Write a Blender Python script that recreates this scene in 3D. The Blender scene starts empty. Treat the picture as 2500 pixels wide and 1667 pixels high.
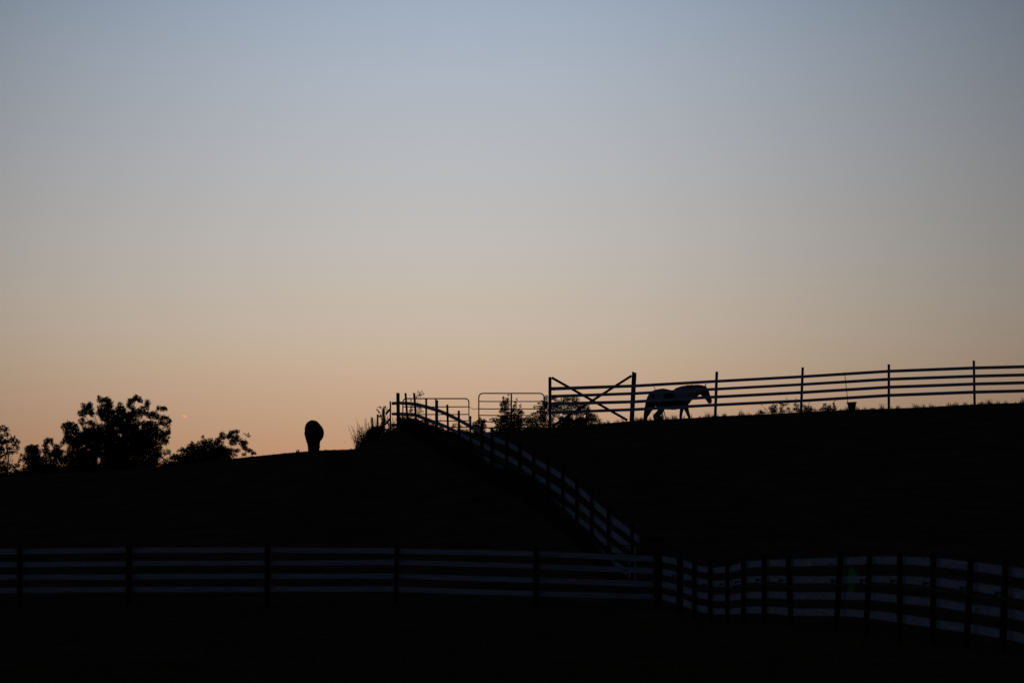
import bpy, math, random
from mathutils import Vector
R = math.radians
random.seed(7)
S = bpy.context.scene
COL = S.collection

# ------------------------------------------------------------------ camera
FPX = 9375.0                      # focal length in pixels of the 2500 px wide picture (135 mm lens)
CAMZ = 1.6
PITCH = math.atan(476.5 / FPX)
cam_d = bpy.data.cameras.new('camera')
cam_d.lens = 135; cam_d.sensor_width = 36
cam_d.clip_start = 0.5; cam_d.clip_end = 20000
cam_d.dof.use_dof = True; cam_d.dof.focus_distance = 146.0; cam_d.dof.aperture_fstop = 2.8
cam = bpy.data.objects.new('camera', cam_d); COL.objects.link(cam)
cam.location = (0, 0, CAMZ); cam.rotation_euler = (R(90) + PITCH, 0, 0)
S.camera = cam

# ------------------------------------------------------------------ sky
def lin(c):
    return tuple(((v/255)/12.92 if v/255 <= .04045 else ((v/255+.055)/1.055)**2.4) for v in c)
w = bpy.data.worlds.new('World'); S.world = w; w.use_nodes = True
nt = w.node_tree; nt.nodes.clear()
N = nt.nodes.new; LK = nt.links.new
out = N('ShaderNodeOutputWorld'); bg = N('ShaderNodeBackground'); LK(bg.outputs[0], out.inputs[0])
tc = N('ShaderNodeTexCoord'); sp = N('ShaderNodeSeparateXYZ'); LK(tc.outputs['Generated'], sp.inputs[0])
def math_node(op, a, b=None, clamp=False):
    n = N('ShaderNodeMath'); n.operation = op; n.use_clamp = clamp
    for i, v in enumerate((a, b)):
        if v is None: continue
        if isinstance(v, (int, float)): n.inputs[i].default_value = v
        else: LK(v, n.inputs[i])
    return n.outputs[0]
def ramp(fac, stops, interp='CARDINAL'):
    n = N('ShaderNodeValToRGB'); n.color_ramp.interpolation = interp
    el = n.color_ramp.elements
    while len(el) < len(stops): el.new(0.5)
    for e, (p, c) in zip(el, stops):
        e.position = p; e.color = (*c, 1)
    LK(fac, n.inputs[0]); return n.outputs[0]
# colour of the afterglow by height above the horizon (0 .. 0.25 in sine of elevation)
elev = math_node('MULTIPLY', sp.outputs[2], 4.0, True)
glow = ramp(elev, [(0.0, lin((188, 136, 100))), (0.090, lin((193, 147, 113))), (0.162, lin((201, 173, 146))),
                   (0.2135, lin((200, 182, 162))), (0.299, lin((194, 189, 183))), (0.427, lin((180, 185, 193))),
                   (0.555, lin((163, 178, 196))), (0.68, lin((122, 141, 168))), (0.82, lin((56, 68, 92))), (1.0, lin((22, 29, 48)))], 'B_SPLINE')
# the glow is strongest where the sun went down and fades to both sides
az = math_node('ADD', sp.outputs[0], 0.5, True)
side = ramp(az, [(0.0, (.03,)*3), (0.20, (.16,)*3), (0.30, (.42,)*3), (0.355, (.67,)*3), (0.385, (.80,)*3), (0.415, (.89,)*3), (0.445, (.965,)*3), (0.475, (1.0,)*3),
                 (0.505, (.985,)*3), (0.535, (.91,)*3), (0.565, (.79,)*3), (0.595, (.66,)*3), (0.625, (.535,)*3), (0.66, (.41,)*3), (0.75, (.16,)*3), (1.0, (.02,)*3)], 'B_SPLINE')
front = front_raw = math_node('MULTIPLY', math_node('SUBTRACT', sp.outputs[1], 0.55), 4.0, True)
def mul(a, b):
    n = N('ShaderNodeMix'); n.data_type = 'RGBA'; n.blend_type = 'MULTIPLY'; n.inputs[0].default_value = 1
    LK(a, n.inputs[6])
    LK(b, n.inputs[7]) if not isinstance(b, tuple) else setattr(n.inputs[7], 'default_value', b)
    return n.outputs[2]
def add(a, b):
    n = N('ShaderNodeMix'); n.data_type = 'RGBA'; n.blend_type = 'ADD'; n.inputs[0].default_value = 1
    LK(a, n.inputs[6]); LK(b, n.inputs[7]); return n.outputs[2]
# and it fades a little faster sideways higher up
fade = math_node('SUBTRACT', 1.0, math_node('MULTIPLY', math_node('MULTIPLY', math_node('MULTIPLY', sp.outputs[0], sp.outputs[0]), math_node('MAXIMUM', math_node('SUBTRACT', sp.outputs[2], .06), 0.0)), 120.0), True)
front = math_node('MULTIPLY', front, fade)
f_rgb = N('ShaderNodeCombineColor')
for i in range(3): LK(front, f_rgb.inputs[i])
glow = mul(mul(glow, side), f_rgb.outputs[0])
# the rest of the dome: a dim dusk sky
sky = N('ShaderNodeTexSky'); sky.sky_type = 'NISHITA'; sky.sun_disc = False
sky.sun_elevation = R(0.5); sky.sun_rotation = R(0); sky.dust_density = 1.0
b_rgb = N('ShaderNodeCombineColor'); back = math_node('SUBTRACT', 1.0, front_raw)
back = math_node('MULTIPLY', back, math_node('SUBTRACT', 1.0, math_node('MULTIPLY', sp.outputs[0], 0.8)))   # the left of the dome keeps more light
for i in range(3): LK(back, b_rgb.inputs[i])
dusk = mul(mul(sky.outputs[0], b_rgb.outputs[0]), (0.0215, 0.0265, 0.057, 1))
LK(add(glow, dusk), bg.inputs[0]); bg.inputs[1].default_value = 1.0

# the sun is already below the horizon behind the hill: only a trace of it is left
sun_d = bpy.data.lights.new('sun', 'SUN'); sun_d.energy = 0.002; sun_d.angle = R(10); sun_d.color = (1, .7, .45)
sun = bpy.data.objects.new('sun', sun_d); COL.objects.link(sun); sun.rotation_euler = (R(-88), 0, R(3))

S.view_settings.view_transform = 'Standard'; S.view_settings.look = 'None'
S.view_settings.exposure = 0; S.view_settings.gamma = 1

# ------------------------------------------------------------------ helpers
cp, sn = math.cos(PITCH), math.sin(PITCH)
def W(px, py, D):
    """world point at ground distance D that the photograph shows at (px, py)"""
    u = (px - 1250) / FPX; v = (833.5 - py) / FPX
    d = Vector((u, cp - v*sn, sn + v*cp))
    return Vector((0, 0, CAMZ)) + d * (D / d.y)
def interp(tab, x):
    if x <= tab[0][0]: return tab[0][1]
    for (a, va), (b, vb) in zip(tab, tab[1:]):
        if x <= b: return va + (vb - va) * (x - a) / (b - a)
    return tab[-1][1]
def msize(px, D): return px * D / FPX

class MB:
    def __init__(s): s.v = []; s.f = []
    def add(s, vs, fs):
        o = len(s.v); s.v += [tuple(p) for p in vs]; s.f += [tuple(i + o for i in f) for f in fs]
    def box8(s, a):   # a: 4 bottom then 4 top corners
        s.add(a, [(0, 3, 2, 1), (4, 5, 6, 7), (0, 1, 5, 4), (1, 2, 6, 5), (2, 3, 7, 6), (3, 0, 4, 7)])
    def board(s, t1, b1, t2, b2, n):   # a plank: two end edges and its thickness vector
        s.box8([b1, b2, b2 + n, b1 + n, t1, t2, t2 + n, t1 + n])
    def tube(s, pts, radii, sides=8, cap=True):
        pts = [Vector(p) for p in pts]
        if isinstance(radii, (int, float)): radii = [radii] * len(pts)
        ring = []; ref = None
        for i, p in enumerate(pts):
            t = (pts[min(i+1, len(pts)-1)] - pts[max(i-1, 0)])
            t = t.normalized() if t.length > 1e-9 else Vector((0, 0, 1))
            if ref is None: ref = Vector((1, 0, 0)) if abs(t.x) < .8 else Vector((0, 1, 0))
            a = (ref - t * ref.dot(t)).normalized(); b = t.cross(a); ref = a
            ring += [p + (a*math.cos(k*2*math.pi/sides) + b*math.sin(k*2*math.pi/sides)) * radii[i] for k in range(sides)]
        fs = []
        for i in range(len(pts) - 1):
            for k in range(sides):
                k2 = (k + 1) % sides
                fs.append((i*sides+k, i*sides+k2, (i+1)*sides+k2, (i+1)*sides+k))
        if cap:
            fs.append(tuple(range(sides))[::-1]); fs.append(tuple((len(pts)-1)*sides + k for k in range(sides)))
        s.add(ring, fs)
    def etube(s, pts, side, ra, rb, sides=16):   # oval section: ra along side, rb across it
        pts = [Vector(p) for p in pts]; side = Vector(side); ring = []
        for i, p in enumerate(pts):
            t = (pts[min(i+1, len(pts)-1)] - pts[max(i-1, 0)]).normalized()
            a = (side - t*side.dot(t)).normalized(); b = t.cross(a)
            ring += [p + a*math.cos(k*2*math.pi/sides)*ra[i] + b*math.sin(k*2*math.pi/sides)*rb[i] for k in range(sides)]
        fs = []
        for i in range(len(pts)-1):
            for k in range(sides):
                k2 = (k+1) % sides
                fs.append((i*sides+k, i*sides+k2, (i+1)*sides+k2, (i+1)*sides+k))
        fs.append(tuple(range(sides))[::-1]); fs.append(tuple((len(pts)-1)*sides+k for k in range(sides)))
        s.add(ring, fs)
    def leaf(s, c, L, wd, rng):
        d = Vector((rng.gauss(0, 1), rng.gauss(0, 1), rng.gauss(0, 1))).normalized()
        e = d.cross(Vector((rng.gauss(0, 1), rng.gauss(0, 1), rng.gauss(0, 1)))).normalized()
        m = c + d * L * .5
        s.add([c, m + e*wd*.5, c + d*L, m - e*wd*.5], [(0, 1, 2, 3)])
    def blade(s, base, h, wd, lean, rng):
        a = rng.uniform(0, 6.283); sd = Vector((math.cos(a), math.sin(a), 0)) * wd * .5
        m = base + lean*.35 + Vector((0, 0, h*.55)); t = base + lean + Vector((0, 0, h))
        s.add([base - sd, base + sd, m + sd*.7, m - sd*.7, t], [(0, 1, 2, 3), (3, 2, 4)])
    def build(s, name, mat, parent=None, smooth=False):
        me = bpy.data.meshes.new(name); me.from_pydata(s.v, [], s.f); me.update()
        if smooth: me.polygons.foreach_set('use_smooth', [True]*len(me.polygons))
        me.materials.append(mat)
        o = bpy.data.objects.new(name, me); COL.objects.link(o)
        if parent:
            o.parent = parent; o.location = -Vector(parent.location)
        return o
def tag(o, label=None, cat=None, group=None, kind=None):
    if label: o['label'] = label
    if cat: o['category'] = cat
    if group: o['group'] = group
    if kind: o['kind'] = kind
    return o
def empty(name, loc, label, cat, group=None):
    o = bpy.data.objects.new(name, None); COL.objects.link(o); o.location = loc; o.empty_display_size = .2
    return tag(o, label, cat, group)

# ------------------------------------------------------------------ materials
def material(name, c1, c2, scale=6, rough=.85, spec=.15, stretch=(1, 1, 1), bump=0.0, metallic=0.0):
    m = bpy.data.materials.new(name); m.use_nodes = True; t = m.node_tree
    b = t.nodes['Principled BSDF']
    tcn = t.nodes.new('ShaderNodeTexCoord'); mp = t.nodes.new('ShaderNodeMapping'); mp.inputs['Scale'].default_value = stretch
    ns = t.nodes.new('ShaderNodeTexNoise'); ns.inputs['Scale'].default_value = scale; ns.inputs['Detail'].default_value = 6
    cr = t.nodes.new('ShaderNodeValToRGB')
    cr.color_ramp.elements[0].position = .35; cr.color_ramp.elements[1].position = .65
    cr.color_ramp.elements[0].color = (*c1, 1); cr.color_ramp.elements[1].color = (*c2, 1)
    t.links.new(tcn.outputs['Object'], mp.inputs[0]); t.links.new(mp.outputs[0], ns.inputs[0])
    t.links.new(ns.outputs[0], cr.inputs[0]); t.links.new(cr.outputs[0], b.inputs['Base Color'])
    b.inputs['Roughness'].default_value = rough; b.inputs['Specular IOR Level'].default_value = spec
    b.inputs['Metallic'].default_value = metallic
    if bump:
        bp = t.nodes.new('ShaderNodeBump'); bp.inputs['Strength'].default_value = bump
        t.links.new(ns.outputs[0], bp.inputs['Height']); t.links.new(bp.outputs[0], b.inputs['Normal'])
    return m
M = {}
M['ground'] = material('pasture', (.08, .061, .026), (.165, .115, .048), .8, 1, 0, bump=.6)
M['grass'] = material('grass_blades', (.09, .078, .026), (.17, .12, .045), 3, 1, 0)
M['board'] = material('weathered_white_board', (.34, .35, .37), (.66, .66, .66), 4, .9, .1, (.5, .5, 16))
M['post'] = material('dark_post_wood', (.022, .018, .015), (.045, .038, .03), 9, .95, .05, (1, 1, .2))
M['brace'] = material('dark_brace_wood', (.03, .028, .027), (.05, .047, .045), 9, .95, .05)
M['steel'] = material('dark_green_pipe', (.012, .03, .027), (.02, .04, .035), 4, .6, .2)
M['foliage'] = material('foliage', (.02, .032, .012), (.05, .055, .02), 1.5, .9, .05)
M['weed'] = material('dry_weed', (.055, .045, .02), (.11, .085, .04), 3, .95, .03)
M['bark'] = material('bark', (.02, .016, .012), (.05, .04, .03), 5, .95, .05)
M['bay'] = material('dark_bay_coat', (.012, .008, .006), (.022, .014, .01), 4, .8, .08)
M['hair'] = material('dark_horse_hair', (.010, .009, .008), (.02, .016, .014), 20, .8, .08, (4, 4, 1))
M['rubber'] = material('black_rubber', (.006, .006, .006), (.011, .011, .011), 8, .7, .1)
M['rope'] = material('rope', (.05, .045, .04), (.09, .08, .07), 30, .95, .05)
M['wire'] = material('pale_fence_wire', (.22, .23, .20), (.36, .36, .32), 20, .8, .1)
M['insulator'] = material('black_plastic', (.012, .012, .012), (.02, .02, .02), 10, .6, .1)
M['chain'] = material('rusty_chain', (.05, .03, .02), (.09, .06, .04), 20, .7, .2)
M['green'] = material('bright_green_fabric', (.06, .55, .07), (.10, .65, .11), 5, .9, .1, (2, 2, 1))
M['feather'] = material('dark_feathers', (.015, .014, .013), (.03, .028, .026), 20, .9, .05)

# ------------------------------------------------------------------ the ground
CREST = [(-4000, 1190), (-500, 1180), (0, 1166), (100, 1157), (250, 1148), (400, 1138), (540, 1122), (620, 1113.5), (700, 1105.5), (740, 1102),
         (800, 1098), (850, 1096.5), (868, 1095), (890, 1086), (905, 1078), (920, 1070), (940, 1058), (955, 1052), (966, 1045), (977, 1023), (995, 1021.5),
         (1012, 1021), (1022, 1024), (1035, 1031), (1050, 1037), (1065, 1042), (1080, 1047), (1100, 1053), (1150, 1055), (1200, 1054),
         (1300, 1048), (1345, 1044), (1400, 1039), (1480, 1033), (1540, 1027.5), (1600, 1025), (1700, 1019.5), (1750, 1016), (1800, 1014),
         (1900, 1009), (2050, 1001), (2170, 997), (2240, 994.5), (2300, 991), (2350, 988), (2420, 985), (2500, 983), (2700, 981), (4000, 1020)]
CREST0 = [c for c in CREST if c[0] < 880 or c[0] > 1090] + [(940, 1082), (1000, 1069), (1050, 1060)]; CREST0.sort()   # the hill without the mound
CRESTD = [(0, 135), (790, 135), (880, 141), (966, 148), (977, 149), (1022, 149), (1100, 148), (1340, 147.5), (1500, 146.5), (2500, 146)]
DROP = [(850, .068), (1000, .1), (1400, .09), (1550, .078)]
TOE = 94.0
def gz(x, y):
    px = 1250 + FPX * x / max(y, 45)
    Yc = interp(CRESTD, px)
    zc = W(px, interp(CREST, px), Yc).z
    base = -0.05 - .30*math.exp(-(((x-4.3)/3)**2 + ((y-84)/7)**2)) + .03*math.sin(x*.7 + y*.3)
    if y <= TOE: return base
    if y <= Yc:
        q = min(1, max(0, (y - 128) / (Yc - 128))); q = q*q*(3 - 2*q)
        z0 = W(px, interp(CREST0, px), Yc).z; zc = z0 + (zc - z0)*q
        t = (y - TOE) / (Yc - TOE)
        rough = .05*math.sin(x*1.3 + y*.5)*math.sin(y*.23) * min(1, (Yc - y)/6)
        return base + (zc - base) * t * (1.35 - .35*t) + rough
    d = min(y - Yc, 60)
    return CAMZ + (zc - CAMZ) / Yc * (Yc + d) - interp(DROP, px) * d * d / (d + 2)
def ground_mesh():
    us = [-1.6, -1.2, -.9, -.65, -.45, -.32, -.24, -.19]
    k = -.165
    while k < .1651: us.append(k); k += .0006
    us += [.19, .24, .32, .45, .65, .9, 1.2, 1.6]
    ys = [-40, -10, 10, 25, 35]
    y = 40.0
    while y < 94: ys.append(y); y += 3
    y = 94.0
    while y < 130: ys.append(y); y += 2
    while y < 160: ys.append(y); y += .5
    while y < 240: ys.append(y); y += 6
    ys += [280, 350, 450, 600, 900, 1500, 3000]
    vs = [(u*max(y, 45), y, gz(u*max(y, 45), y)) for y in ys for u in us]
    n = len(us)
    fs = [(j*n+i, j*n+i+1, (j+1)*n+i+1, (j+1)*n+i) for j in range(len(ys)-1) for i in range(n-1)]
    b = MB(); b.v = vs; b.f = fs
    o = b.build('ground', M['ground'], smooth=True); o['kind'] = 'structure'
ground_mesh()

# ------------------------------------------------------------------ grass
def grass():
    rng = random.Random(3); b = MB()
    n = 15000
    for i in range(n):                                   # the fringe along the skyline
        px = rng.uniform(-80, 2580); Yc = interp(CRESTD, px)
        y = Yc + rng.uniform(-2.5, 1.2); x = (px-1250)/FPX*y
        tall = interp([(0, .03), (700, .035), (860, .05), (900, .18), (1340, .18), (1500, .14), (1600, .15), (2500, .14)], px)
        cl = .55 + .6*math.sin(px*.11)*math.sin(px*.037+1) + .4*math.sin(px*.31)
        h = tall * max(.25, cl) * rng.uniform(.5, 1.6)
        if rng.random() < .012 and px > 860: h *= 2.0
        b.blade(Vector((x, y, gz(x, y) - .02)), h, rng.uniform(.008, .018), Vector((rng.gauss(.01, .35), rng.gauss(0, .3), 0))*h, rng)
    for i in range(26000):                               # the pasture
        y = 44 + 92*rng.random()**1.2; u = rng.uniform(-.145, .145); x = u*y
        h = rng.uniform(.04, .12) * (1 + .8*math.sin(x*.9+y*.4)*math.sin(y*.7))
        b.blade(Vector((x, y, gz(x, y) - .01)), max(.03, h), rng.uniform(.01, .022), Vector((rng.gauss(0, .4), rng.gauss(0, .4), 0))*h, rng)
    tag(b.build('grass', M['grass']), 'short dark pasture grass over the hillside', 'grass', kind='stuff')
grass()

# ------------------------------------------------------------------ fences
def post_mesh(top, foot, r, seed, square=False, slant=0.0):
    rng = random.Random(seed); b = MB()
    d = top - foot; sides = 4 if square else 10
    k = 1.2 if square else 1.0
    rings = []
    for f, q in ((0, 1.0), (.55, 1.0), (1 - .02/max(d.length, .1), .985), (1.0, .9)):
        c = foot + d*f
        rings.append([c + Vector((math.cos((i+.5)*2*math.pi/sides)*r*q*k, math.sin((i+.5)*2*math.pi/sides)*r*q*k,
                      (-slant*math.cos((i+.5)*2*math.pi/sides) if f == 1.0 else 0))) for i in range(sides)])
    vs = [p for rg in rings for p in rg]
    fs = [(j*sides+i, j*sides+(i+1) % sides, (j+1)*sides+(i+1) % sides, (j+1)*sides+i) for j in range(3) for i in range(sides)]
    fs.append(tuple(3*sides+i for i in range(sides)))
    b.add(vs, fs); return b
def make_post(parent, px, py, D, wpx, lean=0.0, square=False, slant=0, mat='post', depth=.35, hpx=95):
    top = W(px, py, D)
    fx = W(px + lean, py + hpx, D).x
    g = gz(fx, D)
    dz = (top.z - g + depth) / max(.2, top.z - W(px, py + hpx, D).z)
    foot = Vector((top.x + (fx - top.x)*dz, top.y, g - depth))
    return post_mesh(top, foot, msize(wpx, D)/2, int(px), square, slant).build('post', M[mat], parent)
def rail(parent, a, bb, thick=.03, push=0.0, mat='board', name='rail'):
    """a, bb: (px, top, bottom, D) at both ends; the board stands push metres behind (or before) the post line"""
    t1, b1 = W(a[0], a[1], a[3]), W(a[0], a[2], a[3]); t2, b2 = W(bb[0], bb[1], bb[3]), W(bb[0], bb[2], bb[3])
    along = (t2 - t1); n = Vector((-along.y, along.x, 0)).normalized()
    if n.dot(Vector((t1.x, t1.y, 0))) < 0: n = -n        # n points away from the camera
    off = n * push
    b = MB(); b.board(t1 + off, b1 + off, t2 + off, b2 + off, n * thick)
    return b.build(name, M[mat], parent)
def row(tab, px):
    return interp([(p, t) for p, t, _ in tab], px), interp([(p, q) for p, _, q in tab], px)

# --- the near fence, left run (parallel to the picture)
nl_posts = [(-235, 1330, 12, 0), (47.6, 1330, 12, 0), (315, 1325, 14, -1), (653, 1326, 13, -1), (969.5, 1330, 11, -4), (1309, 1332, 14, 0), (1603, 1346, 12, 0)]
nl_rows = [
    [(-250, 1343, 1356), (0, 1339.3, 1353), (315, 1335.7, 1349), (653, 1335, 1348), (969, 1338.4, 1351.5), (1309, 1344.3, 1357.3), (1607, 1357, 1371)],
    [(-250, 1375, 1388), (0, 1372, 1384.8), (315, 1369, 1381), (653, 1368, 1380), (969, 1366, 1378), (1309, 1376, 1388), (1607, 1387, 1401)],
    [(-250, 1404, 1417), (0, 1402, 1415), (315, 1401, 1413.7), (653, 1399.7, 1412.5), (969, 1399.7, 1411.8), (1309, 1409, 1422), (1607, 1418, 1432)],
    [(-250, 1437, 1449), (0, 1434, 1446.4), (315, 1431.8, 1445), (653, 1431, 1443.5), (969, 1431.5, 1444.3), (1309, 1442, 1454.5), (1607, 1450, 1463)]]
fa = empty('board_fence', W(600, 1475, 92), 'long straight four board fence crossing the dark foreground on the left', 'fence', 'board fences around the pasture')
for px, py, wd, ln in nl_posts: make_post(fa, px, py, 92 if px < 1500 else 93, wd, ln, hpx=130)
for tabr in nl_rows:
    for (p1, *_), (p2, *_) in zip(nl_posts, nl_posts[1:]):
        D1, D2 = (92, 92 if p2 < 1500 else 93)
        jog = random.uniform(-.8, .8)
        rail(fa, (p1, *row(tabr, p1), D1), (p2, row(tabr, p2)[0]+jog, row(tabr, p2)[1]+jog, D2), push=.085)

# --- the near fence, right run (coming towards the camera over uneven ground)
NRD = [(1607, 93), (1659, 90.5), (1695, 88), (1734, 85), (1776, 81.7), (1815, 78.5), (1866, 75.3), (1924, 72), (2053, 68), (2124, 64.5), (2197, 61.5), (2278, 58.7), (2371, 56.3), (2455, 54.5), (2565, 52.5)]
nr_w = [12, 15, 12, 12, 11, 13, 13.5, 14, 15, 15, 15, 16, 16.5, 18.5, 18]
nr_lean = [0, 0, 0, 0, 0, 0, 0, 6, -9, -7, 0, 0, -8, -5, 0]
nr_rows = [
    [(1607, 1357, 1371), (1651, 1365.4, 1379.4), (1666, 1369, 1383), (1689, 1378, 1392), (1704, 1384, 1397.5), (1733.7, 1385.3, 1399), (1775.7, 1380.7, 1396), (1815, 1369, 1385.5), (1866, 1365.4, 1381.7), (1922, 1364.4, 1381.7), (2052, 1360, 1378.6), (2126, 1357, 1375.6), (2197, 1358, 1376.8), (2278, 1362.3, 1382.6), (2374, 1373.3, 1394.3), (2456, 1383.3, 1406), (2500, 1389.6, 1413), (2570, 1400, 1424)],
    [(1607, 1387.5, 1401.5), (1651, 1396, 1409.4), (1666, 1401.7, 1416), (1689, 1409.4, 1423.7), (1704, 1415.5, 1429), (1733.7, 1417, 1431.4), (1775.7, 1415.7, 1430), (1815, 1406.5, 1422), (1866, 1403.7, 1419), (1922, 1405.6, 1422.8), (2052, 1405.3, 1422.6), (2126, 1404.4, 1421), (2197, 1405.3, 1423.5), (2278, 1410.7, 1430.6), (2374, 1423, 1443.4), (2456, 1435, 1457.5), (2500, 1443.4, 1466.8), (2570, 1455, 1479)],
    [(1607, 1418, 1432), (1651, 1427, 1442), (1666, 1433, 1448.6), (1689, 1441, 1456), (1704, 1447, 1462), (1733.7, 1450.5, 1466), (1775.7, 1450.5, 1466), (1815, 1444, 1460), (1866, 1443, 1459), (1922, 1444.8, 1461.6), (2052, 1444.6, 1462.8), (2126, 1447, 1464.5), (2197, 1453.5, 1472.7), (2278, 1461.7, 1480.8), (2374, 1477, 1497), (2456, 1486.7, 1509), (2500, 1495.6, 1519.4), (2570, 1508, 1532)],
    [(1607, 1449, 1462), (1651, 1458, 1473.5), (1666, 1465.5, 1481), (1689, 1474, 1489), (1704, 1480, 1495), (1733.7, 1484, 1499), (1775.7, 1484.6, 1499), (1815, 1480, 1496.4), (1866, 1479.6, 1496), (1922, 1484.6, 1501.8), (2052, 1485.5, 1503), (2126, 1491.4, 1510), (2197, 1500, 1520.6), (2278, 1513.6, 1533), (2374, 1526, 1546), (2456, 1540, 1561.5), (2500, 1550, 1573), (2570, 1566, 1590)]]
fb = empty('board_fence', W(2000, 1530, 70), 'four board fence with closely spaced posts dipping and swerving towards the lower right', 'fence', 'board fences around the pasture')
for (px, D), wd, ln in zip(NRD, nr_w, nr_lean):
    if px == 1607: px = 1613
    make_post(fb, px, row(nr_rows[0], px)[0] - 13, D, wd, ln, hpx=150)
for tabr in nr_rows:
    for (p1, D1), (p2, D2) in zip(NRD, NRD[1:]):
        rail(fb, (p1, *row(tabr, p1), D1), (p2, *row(tabr, p2), D2), push=.08)
ins_px = [1650, 1686, 1724, 1766, 1804, 1856, 1912, 2040, 2112, 2186, 2266, 2356, 2442]
ins_pt = []
for p in ins_px:
    D = interp(NRD, p) - .03
    t, q = row(nr_rows[1], p); c = W(p, t*.35 + q*.65, D); s = msize(1, D)
    b = MB()
    b.tube([c, c + Vector((-.03, -.06, .0)), c + Vector((-.07, -.10, -.015))], [.02, .014, .01], 6)
    b.tube([c + Vector((-.08, -.10, -.035)), c + Vector((-.07, -.10, .025))], .016, 6)
    b.build('insulator', M['insulator'], fb); ins_pt.append(c + Vector((-.07, -.10, -.03)))
def sag_line(pts, sags, n=8):
    res = []
    for (a, c), sg in zip(zip(pts, pts[1:]), sags):
        for i in range(n):
            t = i/n; res.append(a.lerp(c, t) - Vector((0, 0, sg*4*t*(1-t))))
    return res + [pts[-1]]
line = sag_line([W(1612, 1422, 92.6)] + ins_pt + [W(2570, 1480, 52)], [.03, .10, .12, .1, .08, .08, .06, .14, .05, .05, .05, .06, .06, .05])
b = MB(); b.tube(line, .005, 6)
tag(b.build('fence_wire', M['wire']), 'pale wire sagging along the second board of the right near fence', 'wire')

# --- the diagonal fence climbing the hill to the mound
DG = [(953, 147.5), (971.5, 146), (990, 144), (1011, 141.5), (1040.5, 139), (1067, 136), (1092, 133), (1120, 130), (1148.5, 127), (1176, 124.2), (1201, 121.5), (1237, 118.8), (1269, 116), (1303, 113.3), (1338, 110.5), (1374, 107.8), (1408, 105), (1444, 102.3), (1486, 99.6), (1543, 97)]
dg_r1 = [(951, 981, 988.5), (975, 979.5, 987), (995, 981, 989), (1010, 982, 990.5), (1018, 984, 992.5), (1038, 989, 998), (1044, 991, 999.5), (1063, 997, 1005), (1071, 999.5, 1008), (1089, 1007, 1016.5), (1097, 1011, 1019.5), (1117, 1021.5, 1029.5), (1125, 1026, 1034.5), (1143, 1035, 1044), (1159, 1046, 1057), (1174, 1050.6, 1061), (1182, 1056, 1067), (1196, 1063, 1073.5), (1205, 1069, 1080), (1233, 1078.5, 1088.5), (1242, 1083, 1094), (1265, 1096.5, 1107.5), (1275, 1103, 1115), (1299, 1119, 1130), (1307.5, 1124, 1136), (1333.5, 1138.6, 1150.5), (1343, 1143.7, 1157), (1370, 1160, 1172.5), (1380, 1166.7, 1181), (1403.5, 1186, 1199), (1412, 1193.5, 1208.5), (1440, 1217.7, 1233), (1449, 1229, 1245), (1483, 1257, 1272), (1490, 1261, 1278), (1552, 1310, 1325)]
dg_r2 = [(951, 1007, 1013.5), (979, 1006, 1014.5), (993, 1007, 1016), (1011, 1009, 1017), (1029, 1015.5, 1024.5), (1037, 1018.6, 1027.8), (1045, 1022.7, 1031.5), (1062.6, 1028, 1037), (1072, 1032.5, 1041), (1089, 1039, 1047), (1103, 1046, 1054), (1120, 1055, 1063.5), (1150, 1072, 1082), (1174, 1081, 1091), (1182, 1088, 1099), (1199, 1096, 1106.5), (1208, 1103.7, 1114.4), (1233.6, 1112.3, 1122.5), (1243, 1117.4, 1129), (1264.5, 1131, 1141.5), (1274, 1138.6, 1150.6), (1299, 1154, 1165), (1306, 1160, 1172.5), (1333.6, 1176, 1188), (1356, 1190, 1202), (1370, 1198.6, 1211), (1379, 1205.7, 1220.5), (1403.6, 1224, 1237), (1412.5, 1233, 1247), (1441.8, 1256, 1270), (1451, 1265, 1281), (1488, 1295.5, 1311), (1500, 1306, 1321.5), (1530, 1329, 1343.5), (1545, 1340, 1354.5)]
dg_r3 = [(951, 1033, 1040), (990, 1034, 1042.5), (1011, 1036, 1044), (1040, 1048, 1057), (1090, 1071, 1080), (1148, 1100, 1110), (1176, 1114, 1124), (1213, 1136, 1146), (1233.6, 1145, 1155), (1269, 1163, 1174), (1303, 1187, 1198), (1338, 1212, 1224), (1350, 1222, 1234), (1370, 1232.5, 1245.5), (1380, 1241.5, 1255), (1405, 1260, 1273), (1412.5, 1269, 1282.8), (1444, 1291, 1304.5), (1453, 1302, 1317), (1477, 1321, 1336), (1491, 1334, 1349), (1543, 1372, 1387)]
dg_r4 = [(1176, 1147, 1157), (1237, 1178, 1188.5), (1303, 1220, 1231), (1374, 1271, 1283), (1421, 1311, 1324), (1445, 1328, 1341), (1457, 1340, 1354), (1486, 1364, 1378), (1543, 1403, 1418)]
dg_top = {953: (979, 4.2), 971.5: (959, 9), 990: (959, 5.5), 1011: (959, 6), 1040.5: (971.5, 5.2), 1067: (976.5, 6), 1092: (987.5, 5.8), 1120: (1002, 6.2), 1148.5: (1015, 5.2)}
dg_lean = {971.5: 1, 990: 5, 1011: 5, 1092: 2, 1120: 1}
fc = empty('board_fence', W(1300, 1260, 113), 'long board fence climbing the slope diagonally up to the overgrown mound', 'fence', 'board fences around the pasture')
for px, D in DG:
    if px in dg_top: py, wd = dg_top[px]
    else: py, wd = row(dg_r1, px)[0] - 20*interp([(97, 1.25), (127, 1)], D), interp([(97, 10), (127, 8)], D)
    make_post(fc, px, py, D, wd, dg_lean.get(px, 0), hpx=70, slant=.03 if px == 953 else .004)
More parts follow.
